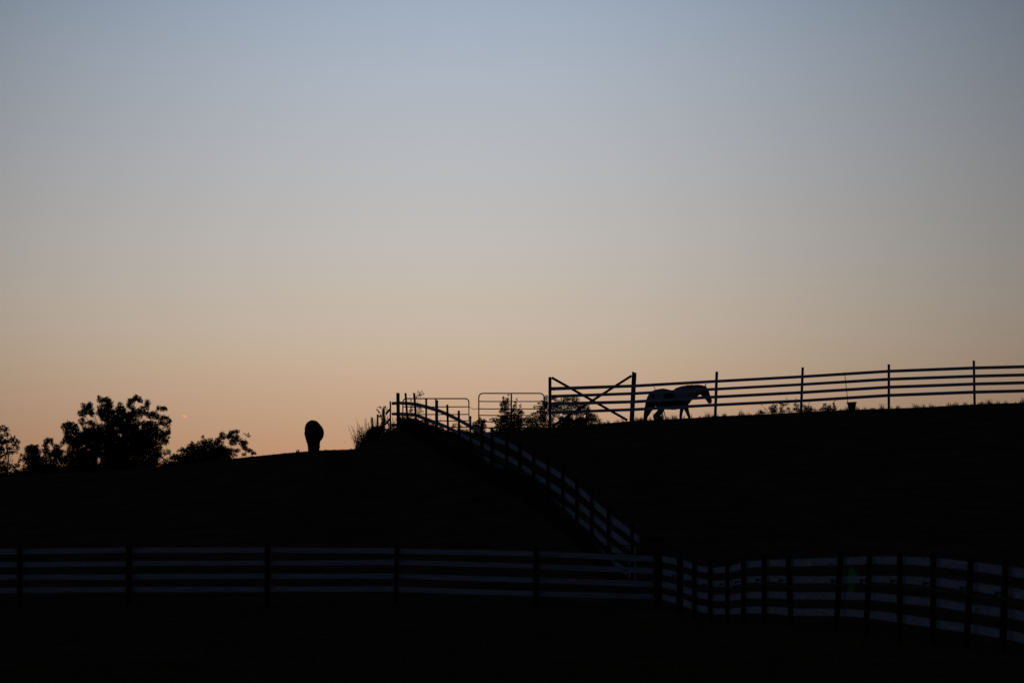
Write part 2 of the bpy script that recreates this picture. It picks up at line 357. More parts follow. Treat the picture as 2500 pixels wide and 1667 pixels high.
for tabr in (dg_r1, dg_r2, dg_r3, dg_r4):
    for (p1, D1), (p2, D2) in zip(DG, DG[1:]):
        if p1 < tabr[0][0] - 3: continue
        q2 = 1551 if (p2 == 1543 and tabr is dg_r1) else p2
        rail(fc, (p1, *row(tabr, p1), D1), (q2, *row(tabr, q2), D2), push=.05 if D1 > 128 else .075)
wl = [(1150, 1083), (1184, 1103), (1202, 1113), (1238, 1132), (1268, 1150), (1299, 1164), (1335, 1187), (1368, 1210), (1404, 1236), (1442, 1279), (1480, 1318), (1512, 1352), (1540, 1372)]
b = MB(); b.tube([W(x, y, interp(DG, x) - .12) for x, y in wl], .0075, 6)
tag(b.build('fence_wire', M['wire']), 'thin pale wire running down beside the diagonal hill fence', 'wire')

# --- the far continuation of the diagonal fence, dropping out of sight behind the mound
fd = empty('board_fence', W(922, 1085, 150.5), 'three leaning old posts of a fence half buried in brush left of the mound', 'fence', 'board fences around the pasture')
for px, py, D, wd in ((937, 995.5, 149.5, 5.6), (922, 1011, 151, 4.8), (908.5, 1019, 152.5, 5)):
    make_post(fd, px, py, D, wd, 0, hpx=70)
for a, c in (((947.5, 997, 1002, 148.2), (938, 1007, 1013, 149.6)), ((949, 1018, 1023, 148), (937, 1033, 1038, 149.6))):
    rail(fd, a, c, push=.05, mat='brace')

# --- the skyline fence with its braced end panel
HD = 146.0
hp = [(1342.7, 920.3, 9, 0, .0), (1548.5, 909.5, 13, -6, .06), (1750, 907, 7.2, -4, 0), (1959.8, 896.6, 6.6, -4.5, 0), (2170, 889, 6.4, 0, 0), (2377.4, 880, 6.2, 2.2, 0), (2588, 872, 6.3, 0, 0)]
h_rows = [
    [(1343, 945, 953.5), (1549, 938.5, 946), (1750, 927.2, 934.4), (1958, 916, 923.2), (2170, 902.6, 910), (2378, 894.5, 902.3), (2500, 891.3, 899.4), (2590, 889, 897)],
    [(1343, 964, 971.5), (1549, 957, 964.3), (1750, 946.3, 953.3), (1958, 935, 942), (2170, 922, 929.6), (2378, 914.5, 922.2), (2500, 911.2, 919), (2590, 909, 917)],
    [(1343, 982, 990.3), (1549, 977, 984.5), (1750, 965, 972.5), (1958, 954.3, 961.8), (2170, 941.3, 949), (2378, 933.5, 941.3), (2500, 930.5, 938.6), (2590, 928, 936)],
    [(1343, 1003.5, 1010.8), (1549, 996, 1003.3), (1750, 984.6, 992), (1958, 974.6, 982), (2170, 961.2, 969), (2378, 953.2, 961.2), (2500, 950.2, 958.2), (2590, 948, 956)]]
fe = empty('board_fence', W(1950, 1006, HD), 'four board fence standing against the sky along the hill crest with a crossed brace panel', 'fence', 'board fences around the pasture')
for px, py, wd, ln, sl in hp: make_post(fe, px, py, HD, wd, ln, square=(wd > 8), slant=sl, hpx=115)
for tabr in h_rows:
    for (p1, *_), (p2, *_) in zip(hp, hp[1:]):
        p1b = 1345 if p1 < 1345 else p1
        rail(fe, (p1b, *row(tabr, p1b), HD), (p2, *row(tabr, p2), HD), push=-.125 if p2 < 1560 or p1 < 1560 else -.09, thick=.03)
for k, (a, c) in enumerate((((1347, 921.5), (1532, 1025.5)), ((1542, 917), (1348, 1040)))):
    pa, pb = W(*a, HD), W(*c, HD)
    d = (pb - pa).normalized(); up = Vector((-d.z, 0, d.x)) * .047
    if up.z < 0: up = -up
    b = MB(); off = Vector((0, .03 - .06*k, 0))
    b.board(pa + up + off, pa - up + off, pb + up + off, pb - up + off, Vector((0, .05, 0)))
    b.build('brace', M['brace'], fe)
b = MB()
for yy in (945.5, 952.5, 964, 971):
    c = W(1352.5, yy, HD - .14); b.tube([c + Vector((0, -.03, 0)), c + Vector((0, .02, 0))], .022, 8)
b.build('bolt', M['brace'], fe)

# ------------------------------------------------------------------ pipe gates
def pipe_gate(label, D, x0, x1, top, bottom, bars, brace, r, corner=9, lean=(0, 0)):
    g = empty('pipe_gate', W((x0+x1)/2, bottom, D), label, 'gate', 'metal pipe gates')
    def P(x, y): return W(x, y + lean[0]*(x - x0)/(x1 - x0), D)
    pts = [P(x0, bottom)]
    for k in range(7):
        a = math.pi - k*math.pi/12; pts.append(P(x0 + corner + corner*math.cos(a), top + corner - corner*math.sin(a)))
    for k in range(7):
        a = math.pi/2 - k*math.pi/12; pts.append(P(x1 - corner + corner*math.cos(a), top + corner - corner*math.sin(a)))
    pts += [P(x1, bottom), P(x0, bottom)]
    b = MB(); b.tube(pts, r, 8); b.build('frame', M['steel'], g, True)
    for y in bars:
        b = MB(); n = 6; b.tube([P(x0 + (x1-x0)*i/n, y + (.35 if 0 < i < n else 0)) for i in range(n+1)], r*.82, 8); b.build('bar', M['steel'], g, True)
    if brace:
        b = MB(); a, c = P(brace, top), P(brace, bottom); off = Vector((0, -r*1.6, 0))
        s = Vector((r*1.2, 0, 0)); t = Vector((0, r*1.0, 0))
        b.box8([c-s+off, c+s+off, c+s+t+off, c-s+t+off, a-s+off, a+s+off, a+s+t+off, a-s+t+off]); b.build('brace', M['steel'], g)
    return g
pipe_gate('metal pipe gate with rounded corners behind the mound posts, left of the chain', 149, 983.5, 1144.8, 972.8, 1054, [992.6, 1011.2, 1026.8, 1042.3], 1064, .024)
pipe_gate('metal pipe gate standing between the chain and the tall brace post', 149.3, 1168.9, 1328.3, 960, 1044, [979.5, 997.7, 1013.5, 1029], 1248.4, .024, 10)
pipe_gate('small dark pipe gate at the foot of the diagonal fence', 95, 1477.5, 1546, 1331, 1412, [1350, 1369, 1390], 1532.5, .016, 7)
b = MB()
ch = sag_line([W(1145.5, 992.6, 149.1), W(1158, 998.3, 149.15), W(1168.5, 997, 149.2)], [.02, .005], 7)
for i, (p, q) in enumerate(zip(ch, ch[1:])):
    d = (q - p); m = (p + q)/2; n = Vector((0, .012, 0)) if i % 2 else Vector((0, 0, .012))
    b.tube([m - d*.62, m - d*.4 + n, m + d*.4 + n, m + d*.62, m + d*.4 - n, m - d*.4 - n, m - d*.62], .0055, 5)
tag(b.build('chain', M['chain']), 'thin chain sagging between the two pipe gates', 'chain')

# ------------------------------------------------------------------ bucket, rope, stick, green bag
bk = empty('bucket', W(2079, 1003, 144.6), 'dark bucket on the hill crest at the end of a rope', 'bucket')
c0 = W(2079.5, 1004, 144.6); c0.z = gz(c0.x, 144.6) - .02
tp = W(2079.2, 982, 144.6)
def bucket():
    ax = (W(2077.5, 982.2, 144.6) - W(2078.7, 1003, 144.6)).normalized()
    hgt = tp.z - c0.z; base = tp - ax*hgt
    s1 = Vector((1, 0, -.10)).normalized(); s1 = (s1 - ax*s1.dot(ax)).normalized(); s2 = ax.cross(s1)
    prof = [(0, 0), (0, .118), (.5, .148), (.98, .172), (.98, .160), (.06, .108), (.06, 0)]
    n = 20; vs = []; fs = []
    for h, r in prof:
        vs += [base + ax*hgt*h + (s1*math.cos(k*2*math.pi/n) + s2*math.sin(k*2*math.pi/n))*max(r, .001) for k in range(n)]
    for j in range(len(prof)-1):
        for k in range(n): fs.append((j*n+k, j*n+(k+1) % n, (j+1)*n+(k+1) % n, (j+1)*n+k))
    b = MB(); b.add(vs, fs); b.build('body', M['rubber'], bk, True)
    ring = [base + ax*hgt + (s1*math.cos(k*2*math.pi/24) + s2*math.sin(k*2*math.pi/24))*.172 for k in range(25)]
    b = MB(); b.tube(ring, .012, 6); b.build('rim', M['rubber'], bk, True)
    for sg in (-1, 1):
        b = MB(); e = base + ax*hgt*.93 + s1*sg*.172
        b.tube([e - s1*sg*.01, e + s1*sg*.022], .022, 8); b.build('lug', M['rubber'], bk, True)
    hd = [base + ax*hgt*.95 + s1*.178*math.cos(a) - s2*.178*math.sin(a)*.9 - ax*.05*math.sin(a) for a in [math.pi*i/14 for i in range(15)]]
    b = MB(); b.tube(hd, .006, 6); b.build('handle', M['chain'], bk, True)
bucket()
b = MB(); rp = [(2061.8, 909), (2062.6, 917), (2064, 928), (2066, 945), (2067.6, 958), (2069, 972), (2069.3, 982)]
b.tube([W(x, y, 145.3 if y > 912 else 145.7) for x, y in rp], .0125, 6)
tag(b.build('rope', M['rope']), 'thin rope hanging from the top rail down to the bucket', 'rope')
b = MB(); st = [(1595, 941), (1597.3, 946), (1600.4, 953), (1607, 967), (1612.5, 981), (1618, 995), (1621.8, 1005), (1624.5, 1016), (1625, 1024)]
b.tube([W(x, y, 147.6 - .10*i) for i, (x, y) in enumerate(st)][::1], [.009, .011, .012, .013, .014, .014, .014, .014, .014], 6)
tag(b.build('leaning_stick', M['bark']), 'thin bent stick leaning on the skyline fence beside the walking horse', 'stick')

def green_bag():
    D = 68.05
    g = empty('hanging_bag', W(2080, 1450, D), 'bright green rounded bag hanging behind the boards of the right near fence', 'bag')
    prof = [(1383, 2078, 1.5), (1386, 2078.5, 5), (1391, 2080.5, 9), (1398, 2082, 12), (1406, 2083.3, 14.2), (1415, 2082.5, 12.6), (1424, 2080.5, 10.2), (1435, 2079, 9), (1448, 2079.5, 9.6), (1456, 2080, 8.5), (1459, 2080, 5)]
    n = 18; vs = []; fs = []; rng = random.Random(5)
    for j, (y, x, r) in enumerate(prof):
        c = W(x, y, D); rr = msize(r, D)
        for k in range(n):
            a = k*2*math.pi/n; q = 1 + .05*math.sin(3*a + j*.7) + .03*math.sin(7*a+j)
            vs.append(c + Vector((math.cos(a)*rr*q, math.sin(a)*rr*.75*q, 0)))
    for j in range(len(prof)-1):
        for k in range(n): fs.append((j*n+k, j*n+(k+1) % n, (j+1)*n+(k+1) % n, (j+1)*n+k))
    fs.append(tuple(range(n))); fs.append(tuple((len(prof)-1)*n+k for k in range(n))[::-1])
    b = MB(); b.add(vs, fs); b.build('body', M['green'], g, True)
    b = MB(); b.tube([W(x, y, D-.06) for x, y in ((2079, 1382), (2086, 1388), (2092, 1397), (2096.5, 1406), (2098, 1416), (2098.3, 1432), (2099, 1446))], .004, 6)
    b.build('cord', M['wire'], g, True)
green_bag()

# ------------------------------------------------------------------ plants from clumps
def inside(holes, px, py):
    for hx, hy, rx, ry in holes:
        if ((px-hx)/rx)**2 + ((py-hy)/ry)**2 < 1: return True
    return False
def clumps(name, label, cat, D, sc, ox, oy, blobs, holes=(), leaf=5.0, cover=2.6, foot=None, twigs=.5, seed=1, trunk_px=0, group=None, mat='foliage', sprigs=0, parts=('foliage', 'stem'), edge=.0):
    """a plant whose crown is filled, clump by clump, with leaves; sizes given in photo pixels and turned into metres at distance D"""
    rng = random.Random(seed); b = MB(); tw = MB()
    cv = lambda x, y: (ox + x/sc, oy + y/sc)
    B = [(*cv(q[0], q[1]), q[2]/sc, q[3]/sc, (q[4] if len(q) > 4 else 1.0)) for q in blobs]
    H = [(*cv(h[0], h[1]), h[2]/sc, h[3]/sc) for h in holes]
    L0 = msize(leaf, D)
    for bx, by, rx, ry, dn in B:
        n = int(cover*3.2*dn*math.pi*rx*ry / (leaf*leaf*.28)) + 3
        sub = [(rng.gauss(0, .45), rng.gauss(0, .45), rng.gauss(0, .5)) for _ in range(max(3, int(rx*ry/(leaf*leaf*1.6))))]
        for _ in range(n):
            while True:
                x, y, z = (rng.uniform(-1, 1) for _ in range(3))
                if x*x + y*y + z*z < 1: break
            if rng.random() < .28:                       # bunches of leaves inside the clump
                s = rng.choice(sub); x, y, z = s[0] + x*.25, s[1] + y*.25, s[2] + z*.25
            px, py = bx + x*rx*1.05, by + y*ry*1.05
            if H and inside(H, px, py) and rng.random() < .93: continue
            dd = D + z*msize((rx + ry)*.6, D)
            b.leaf(W(px, py, dd), L0*rng.uniform(.6, 1.35), L0*rng.uniform(.35, .7), rng)
        for _ in range(int(sprigs*(rx+ry)/leaf*.5)):      # twigs reaching out of the outline
            a = rng.uniform(-2.6, -.5); p0 = W(bx, by, D); e = rng.uniform(1.0, 1.35)
            p1 = W(bx + math.cos(a)*rx*e, by + math.sin(a)*ry*e, D)
            tw.tube([p0, p0.lerp(p1, .6) + Vector((rng.gauss(0, .05), 0, .05))*L0, p1], [L0*.05, L0*.04, L0*.02], 4, False)
            for q in range(4):
                t = .6 + .4*q/3; b.leaf(p0.lerp(p1, t), L0*.7, L0*.35, rng)
    fx, fy = foot
    fx, fy = cv(fx, fy); base = W(fx, fy, D); base.z = min(base.z, gz(base.x, base.y) - .1)
    o = empty(name, base, label, cat, group)
    hub = W(fx, fy, D)
    if trunk_px:
        ctr = W(sum(q[0] for q in B)/len(B), sum(q[1] for q in B)/len(B), D); r = msize(trunk_px, D)/2
        mid = base.lerp(ctr, .55) + Vector((rng.gauss(0, .2), rng.gauss(0, .2), 0))
        tw.tube([base - Vector((0, 0, .3)), base.lerp(mid, .5), mid, ctr], [r*1.2, r*.9, r*.55, r*.15], 10); hub = mid
    for bx, by, rx, ry, dn in B:
        if rng.random() < twigs:
            e = W(bx, by, D + rng.gauss(0, .3)*msize(rx, D)); st = hub if trunk_px else Vector((base.x + (e.x - base.x)*.3, base.y, base.z))
            r = msize(max(.9, trunk_px*.13), D)/2
            tw.tube([st, st.lerp(e, .5) + Vector((rng.gauss(0, .06), rng.gauss(0, .06), .08))*(e - st).length, e], [r, r*.7, r*.3], 6)
    b.build(parts[0], M[mat], o); 
    if tw.v: tw.build(parts[1], M['bark'], o)
    return o

big = [(590,280,60,50),(470,300,50,45,.7),(560,370,110,70),(450,440,85,70),(620,440,60,60),(450,600,60,50),(600,610,90,40),
       (790,200,70,60),(900,200,80,60),(950,280,75,90),(860,340,140,80),(800,430,110,60),(880,520,130,80),(960,430,90,90),
       (1140,290,55,55,.6),(1150,380,110,80),(1130,470,140,100),(1440,160,70,60),(1350,220,75,60),(1310,280,50,60),(1360,340,60,50,.7),
       (1500,200,60,50),(1640,250,55,60,.8),(1630,320,55,70,.8),(1530,340,40,35,.6),(1480,430,150,80),(1340,460,90,60),
       (1860,350,60,50,.7),(1950,360,60,45),(1760,430,60,40,.7),(1680,470,90,60),(1800,500,80,60),(1960,520,90,40),(2010,600,60,70),
       (1900,600,70,60),(2020,780,45,60),(1990,690,50,40,.6),(1960,940,70,80),(1930,830,80,80),(150,690,90,60),(260,670,110,70),
       (210,620,50,40,.7),(130,640,50,40,.5),(200,790,90,80),(330,740,90,80),(180,900,80,70),(100,960,50,40,.7),(500,850,200,150),(800,800,250,180),
       (1100,700,250,170),(1350,680,220,160),(1650,700,200,150),(1750,850,200,180),(1450,950,250,180),(1100,1020,250,180),(750,1050,250,180),
       (450,1050,200,170),(300,950,150,130),(1700,1100,220,180),(1350,1230,250,180),(1000,1270,250,150),(600,1280,250,160),(300,1200,180,150),
       (1800,1250,120,120),(2000,1150,80,60,.5),(1950,1300,120,60,.5),(900,1450,900,90,1.3),(1500,1420,400,100,1.3),(400,1350,400,110),(1150,1330,400,110),(1650,1330,250,100),(700,1180,350,120),(1250,1120,350,120),(1300,520,150,90),(1050,580,150,90),(600,850,250,150),(1400,820,300,170),(1000,900,300,150)] + [(x,1500,150,90,1.2) for x in range(50,2001,150)]
bigh = [(570,530,45,35),(430,740,40,45),(740,590,45,60),(1480,270,48,30),(1440,240,30,25),(1140,830,45,40),(1510,700,25,45),(560,1100,30,22),
        (490,1035,18,18),(1290,990,18,20),(1640,560,50,16),(1980,720,35,25),(760,1290,40,60),(1930,435,75,26),(1990,570,40,16),(1880,1300,60,40),(1310,395,50,26),(690,470,26,40),(1240,1140,24,20),(780,1460,20,14)]
clumps('broadleaf_tree', 'largest dark tree with a lobed crown on the left skyline', 'tree', 450, 7.467, 140, 950, big, bigh, 4.2, 2.1, (1100, 1560), .35, 11, 26, 'trees beyond the left crest', parts=('crown', 'trunk'), sprigs=.25)
rb = [(1560,260,70,70),(1620,230,80,50),(1500,340,100,60),(1350,280,60,60,.8),(1340,360,70,60),(1650,380,90,90),(1600,470,110,70),(1780,430,60,50,.7),
      (1900,450,50,40,.6),(1830,500,90,70),(1850,590,80,60),(1970,660,90,40),(1680,660,90,40),(1700,210,50,25,.6),(1890,280,60,12,.5),(1950,315,28,38,.6),
      (1840,740,60,60,.5),(2050,720,60,40),(930,440,80,60),(905,340,30,25,.7),(1070,420,50,60,.7),(1000,500,150,80),(1250,480,130,80),(1240,400,60,50,.7),
      (620,570,100,70),(640,480,40,50,.7),(460,640,80,60),(340,650,50,60,.3),(800,600,200,100),(1100,620,300,120),(1400,640,200,100),(1000,760,400,100),
      (500,780,250,90),(1500,760,150,70),(250,800,120,60),(800,480,60,50,.5),(1000,880,700,80,1.3),(500,850,350,70,1.3),(1100,720,400,110),(700,680,250,90),(1300,680,250,90)] + [(x,1010-x*.085,140,90,1.2) for x in range(60,1600,140)]
clumps('bush', 'broad low bush on the left skyline just right of the largest tree', 'bush', 380, 9.408, 400, 1030, rb, [(1480,590,60,18),(1730,740,70,40),(1560,570,50,14)], 4.2, 1.9, (1300, 900), .4, 12, 5, sprigs=.5)
et = [(120,80,90,90,.8),(0,60,60,60),(180,130,60,100,.7),(60,300,120,90),(200,250,80,60,.7),(370,330,90,50),(300,400,120,80,.7),(480,430,70,80,.8),
      (100,450,150,100),(400,500,120,70,.6),(60,620,120,80),(250,600,140,70,.7),(470,600,50,60,.8),(160,730,120,60),(330,720,90,50),(450,680,50,50,.6),
      (100,830,130,60,.7),(60,1030,150,80),(330,930,50,40,.4),(250,1100,160,100,.8),(450,1100,120,80,.6),(100,1200,200,100),(550,950,80,60,.5),(650,900,80,80,.6),
      (600,800,70,40,.7),(400,1250,120,90,.8),(-150,300,200,250),(-150,700,200,250),(100,1400,300,120)] + [(x,1360,160,90,1.1) for x in range(-100,560,130)]
clumps('broadleaf_tree', 'loose leafy tree cut off by the left edge of the picture', 'tree', 420, 11.2, 0, 1040, et, [(400,890,110,60),(140,290,30,40),(130,590,30,60),(180,1080,30,30)], 5.2, 1.35, (-60, 1560), .5, 13, 14, 'trees beyond the left crest', parts=('crown', 'trunk'), sprigs=.4)
mb_ = [(870,560,110,60),(800,620,140,80),(1000,560,70,60),(900,720,220,150),(1330,360,80,60,.8),(1400,380,60,60,.6),(1260,440,80,60),(1230,520,70,60),
       (1240,640,120,120),(1420,480,60,50,.8),(1550,560,110,60),(1560,680,130,120),(1400,800,200,120),(1000,900,300,150),(1600,900,250,150),(1200,1050,400,150),
       (800,1100,200,120),(1690,520,50,50,.6),(1100,1250,700,120,1.4),(1300,1150,500,120,1.3),(850,900,250,150),(900,680,180,120),(1530,740,150,120)] + [(x,1330,160,110,1.2) for x in range(520,1801,150)]
clumps('bush', 'rounded dense bush between the edge tree and the largest tree', 'bush', 440, 11.2, 0, 1040, mb_, [(1140,800,40,40),(1390,690,28,50),(1440,860,40,30),(1170,590,40,40)], 4.2, 1.9, (1100, 1450), .35, 14, 5, sprigs=.3)
b1 = [(970,310,30,35,.8),(1090,240,25,40,.4),(1060,350,60,50,.6),(980,400,50,60),(1030,460,110,70),(920,460,50,60,.6),(1000,560,110,60),(960,630,110,50,.8),
      (1060,660,90,50,.7),(1240,500,50,50),(1290,330,25,40,.4),(1260,420,30,50,.5),(1370,500,25,50,.6),(1340,620,90,60,.8),(1200,600,60,80),(1400,660,70,50),
      (1250,720,180,60),(1000,780,140,80),(1150,850,280,120),(900,900,130,100),(1350,820,130,80),(1100,1000,330,80,1.4),(1100,1100,380,80,1.4),(1300,930,250,70)]
clumps('bush', 'pointed bush growing up behind the pipe gate beside the brace post', 'bush', 153, 9.8, 1130, 940, b1, [(1170,690,30,30),(920,690,50,18)], 2.9, 1.5, (1080, 1130), .5, 15, 2.0, sprigs=.5)
b2 = [(1990,300,60,50,.7),(1930,420,70,70),(1830,440,60,25,.7),(1800,520,90,40,.4),(1910,560,90,80),(1850,650,110,60),(1700,680,90,30,.8),(1710,530,20,50,.5),
      (1960,700,90,100),(1800,790,180,60),(1560,800,90,60),(1650,870,200,70),(1950,880,120,100),(2000,520,60,200),(1700,960,220,50,1.3),(1700,1060,400,70,1.4),(1900,780,100,80)]
clumps('bush', 'ragged bush behind the tall brace post where the right pipe gate hinges', 'bush', 154, 9.8, 1130, 940, b2, [(1450,940,50,34),(1890,960,30,34),(1990,600,24,24)], 2.9, 1.4, (1850, 1100), .5, 16, 2.0, sprigs=.5)
b3 = [(240,440,50,30,.8),(380,450,60,30),(480,450,60,40),(300,500,80,50),(450,510,80,50),(230,540,60,60),(550,530,60,50),(620,560,50,60,.7),(360,580,100,60),
      (500,610,100,60),(640,650,80,50),(700,650,60,50,.7),(250,640,60,60,.7),(400,680,120,50),(560,690,120,40),(740,690,50,25,.6),(630,600,40,50,.7),(450,760,350,50,1.4),(400,700,220,50,1.3),(600,700,140,40)]
clumps('bush', 'wide leafy bush behind the crossed brace panel', 'bush', 155, 4.704, 1300, 880, b3, [(430,470,24,14),(235,470,18,22),(270,690,34,40),(380,640,26,20),(480,650,14,34),(570,470,30,20),(330,620,20,16),(600,640,12,22)], 2.9, 1.25, (450, 780), .6, 17, 2.0, sprigs=.5)
b4 = [(290,920,80,50,.7),(400,800,35,45),(430,880,110,60),(510,860,70,50,.7),(350,980,130,70),(500,970,70,80),(380,1080,180,60)]
clumps('bush', 'small bush under the chain at the left foot of the right pipe gate', 'bush', 147.5, 9.8, 1130, 940, b4, [], 3.2, 1.5, (400, 1130), .5, 18, 1.5, sprigs=.4)
b5 = [(450,1250,130,130),(600,1150,150,200),(750,1100,120,200),(850,1180,100,130),(550,1010,80,90,.8),(800,900,50,150,.8),(700,960,70,100,.8),(900,950,40,100,.3),
      (1010,1050,60,90,.7),(350,1350,110,80),(600,1350,300,120),(900,1350,200,120),(330,1180,60,80,.5),(880,1050,60,90,.6),(480,1130,90,110,1.3),(560,1080,100,120,1.3),(420,1300,130,110,1.3),(660,1090,120,150),(330,1430,120,70,1.3),(640,980,55,80),(760,950,45,90),(560,960,30,60,.6),(450,1080,40,50,.8),(690,1060,60,60)]
clumps('bush', 'dark brushy thicket burying the old posts left of the mound', 'bush', 147.2, 9.22, 850, 940, b5, [(700,890,22,60),(870,960,24,40),(1000,1020,20,40),(770,1190,16,24)], 3.4, 1.5, (650, 1480), .5, 19, 1.6, sprigs=.5)
b6 = [(715,500,40,18,.8),(820,490,40,20,.8),(660,555,20,15),(695,610,18,25),(790,600,28,90),(720,690,40,30),(790,780,50,120),(870,560,30,40,.3)]
clumps('vine', 'leafy vine topping the tallest of the old posts in the brush', 'vine', 149.0, 9.22, 850, 940, b6, [], 3.2, 1.5, (790, 1000), .8, 20, 1.2, parts=('foliage', 'stem'))
b7 = [(880,160,20,25,.5),(930,180,35,40,.6),(990,150,18,30,.4),(1015,205,25,20,.7),(900,240,50,30,.7),(850,280,30,30,.6),(960,240,30,30,.6),(720,370,40,40,.4),
      (730,560,40,90,.7),(700,620,50,40,.6),(940,540,40,80,.7),(960,640,60,40,.5),(740,660,30,80,.5)]
clumps('weed_plant', 'tall leafy weed sprouting beside the leaning mound posts', 'weed', 141.0, 9.8, 930, 940, b7, [], 2.6, .9, (860, 860), .9, 21, 1.0)
b8 = [(330-0,1010,0,0)]
b9 = [(700,810,60,30,.7),(790,800,60,30,.7),(650,820,20,12),(740,840,70,25,.8),(690,880,30,20,.6)]
clumps('sapling', 'tiny sapling in front of the right pipe gate, lower left', 'sapling', 147, 9.8, 1130, 940, b9, [], 2.6, .9, (680, 1020), 1.0, 22, 1.6)
mw = [(1250,940,60,40,.6),(1200,900,40,40,.4),(1400,860,40,60,.25),(1440,1050,60,50,.6),(1560,1080,60,40,.5),(1180,860,40,40,.6)]
clumps('weed_plant', 'low weeds at the mound fence under its second board', 'weed', 134.0, 9.8, 930, 940, mw, [], 2.4, .9, (1350, 1130), .9, 23, .8)
mw2 = [(1760,950,60,40,.6),(1800,910,30,30,.3),(1730,990,40,40,.6),(1920,970,30,30,.7),(1950,1090,60,40,.7),(1700,1080,70,40,.6)]
clumps('weed_plant', 'leafy weed between the last mound posts before the chain', 'weed', 129.0, 9.8, 930, 940, mw2, [], 2.4, .9, (1800, 1130), .9, 24, .8)
# weeds along the right crest (7.84x, origin 1820,890)
R1 = [('lowest and leftmost weed plant below the bottom rail of the skyline fence', [(280,890,40,30,.7),(300,920,50,30),(380,850,20,50,.2),(340,920,60,20,.7),(310,780,14,25,.3)], (310, 960), 31),
      ('round topped weed plant between the wispy weed and the bent weed by the fence', [(545,800,60,40),(490,840,60,40,.8),(560,860,60,50),(520,900,70,40)], (530, 950), 32),
      ('bent leafy weed plant just left of the leaning post on the crest', [(690,760,40,30,.8),(740,770,50,30,.8),(800,760,30,30,.5),(820,840,40,30,.7),(680,830,40,40,.7),(740,890,100,25,.7),(790,650,18,24,.3)], (730, 940), 33),
      ('weed plant hugging the leaning post of the skyline fence', [(960,760,40,25,.8),(940,850,40,40,.8),(1000,800,40,50,.7),(1010,880,60,40),(970,650,8,24,.4)], (990, 930), 34),
      ('spiky weed plant just right of the leaning post on the crest', [(1110,800,40,50,.7),(1170,820,60,40,.8),(1230,840,50,50,.8),(1150,880,110,30),(1215,740,10,30,.4),(1280,860,30,30,.5)], (1160, 920), 35),
      ('pointed weed plant midway between the leaning post and the bucket', [(1520,760,30,30,.8),(1540,820,70,40),(1460,850,40,40,.7),(1610,810,40,50,.8),(1690,760,24,60,.8),(1700,840,60,40),(1580,860,120,30),(1715,690,10,24,.4),(1420,870,30,30,.5)], (1580, 900), 36)]
for lab, bl, ft, sd in R1:
    clumps('weed_plant', lab, 'weed', 145.6, 7.84, 1820, 890, bl, [], 2.6, 1.15, ft, .9, sd, .9, group='weeds along the hill crest', sprigs=.4)
def stalks(name, label, cat, px0, px1, D, hmin, hmax, n, seed, leaves=5, lean=0.0, base=None):
    rng = random.Random(seed); b = MB()
    for i in range(n):
        px = rng.uniform(px0, px1); x = (px-1250)/FPX*D; d = D + rng.uniform(-.3, .3)
        p = Vector((x, d, (gz(x, d) if base is None else W(px, base, d).z) - .05)); h = rng.uniform(hmin, hmax)
        t = p + Vector((rng.gauss(lean, .18)*h, rng.gauss(0, .15)*h, h)); m = p.lerp(t, .5) + Vector((rng.gauss(0, .03), 0, 0))
        b.tube([p, m, t], [.006, .005, .003], 4, False)
        for k in range(leaves): b.leaf(p.lerp(t, rng.uniform(.4, 1.0)), rng.uniform(.03, .07), rng.uniform(.012, .025), rng)
    return tag(b.build(name, M['weed']), label, cat)
stalks('tall_grass_clump', 'wispy tall dry stalks at the left end of the brushy thicket', 'grass clump', 866, 902, 146.4, .35, .95, 90, 41, 8, -.08, 1094)
stalks('tall_grass_clump', 'dry stalks rising beside the leftmost buried old post', 'grass clump', 892, 912, 147, .5, 1.05, 40, 42, 7, 0, 1080)
stalks('tall_grass_clump', 'sparse stalks between the mound end posts and the buried posts', 'grass clump', 953, 966, 146.6, .3, .62, 14, 43, 4, 0, 1052)
stalks('tall_grass_clump', 'dark grass clump at the hind hooves of the walking horse', 'grass clump', 1600, 1618, 148.2, .15, .42, 150, 44, 4)
stalks('tall_grass_clump', 'grass clump at the foot of the tall leaning brace post', 'grass clump', 1551, 1570, 146.2, .08, .2, 40, 45, 1, .1)
stalks('weed_plant', 'tiny upright weed on the left crest beside the rear view horse', 'weed', 722, 729, 135, .05, .14, 22, 46, 5)
stalks('weed_plant', 'small seedy weed at the left foot of the first skyline fence post', 'weed', 1735, 1746, 145.8, .08, .22, 9, 47, 4, .1)
stalks('weed_plant', 'low weed on the crest between the bucket and the next fence post', 'weed', 2124, 2136, 145.6, .06, .13, 24, 48, 3)
stalks('weed_plant', 'low dark weed on the crest right of the last visible skyline post', 'weed', 2388, 2402, 145.6, .06, .13, 20, 49, 3)
stalks('weed_plant', 'thin weed stalk on the crest near the foot of the long brace', 'weed', 1518, 1533, 146.6, .12, .3, 7, 50, 3)
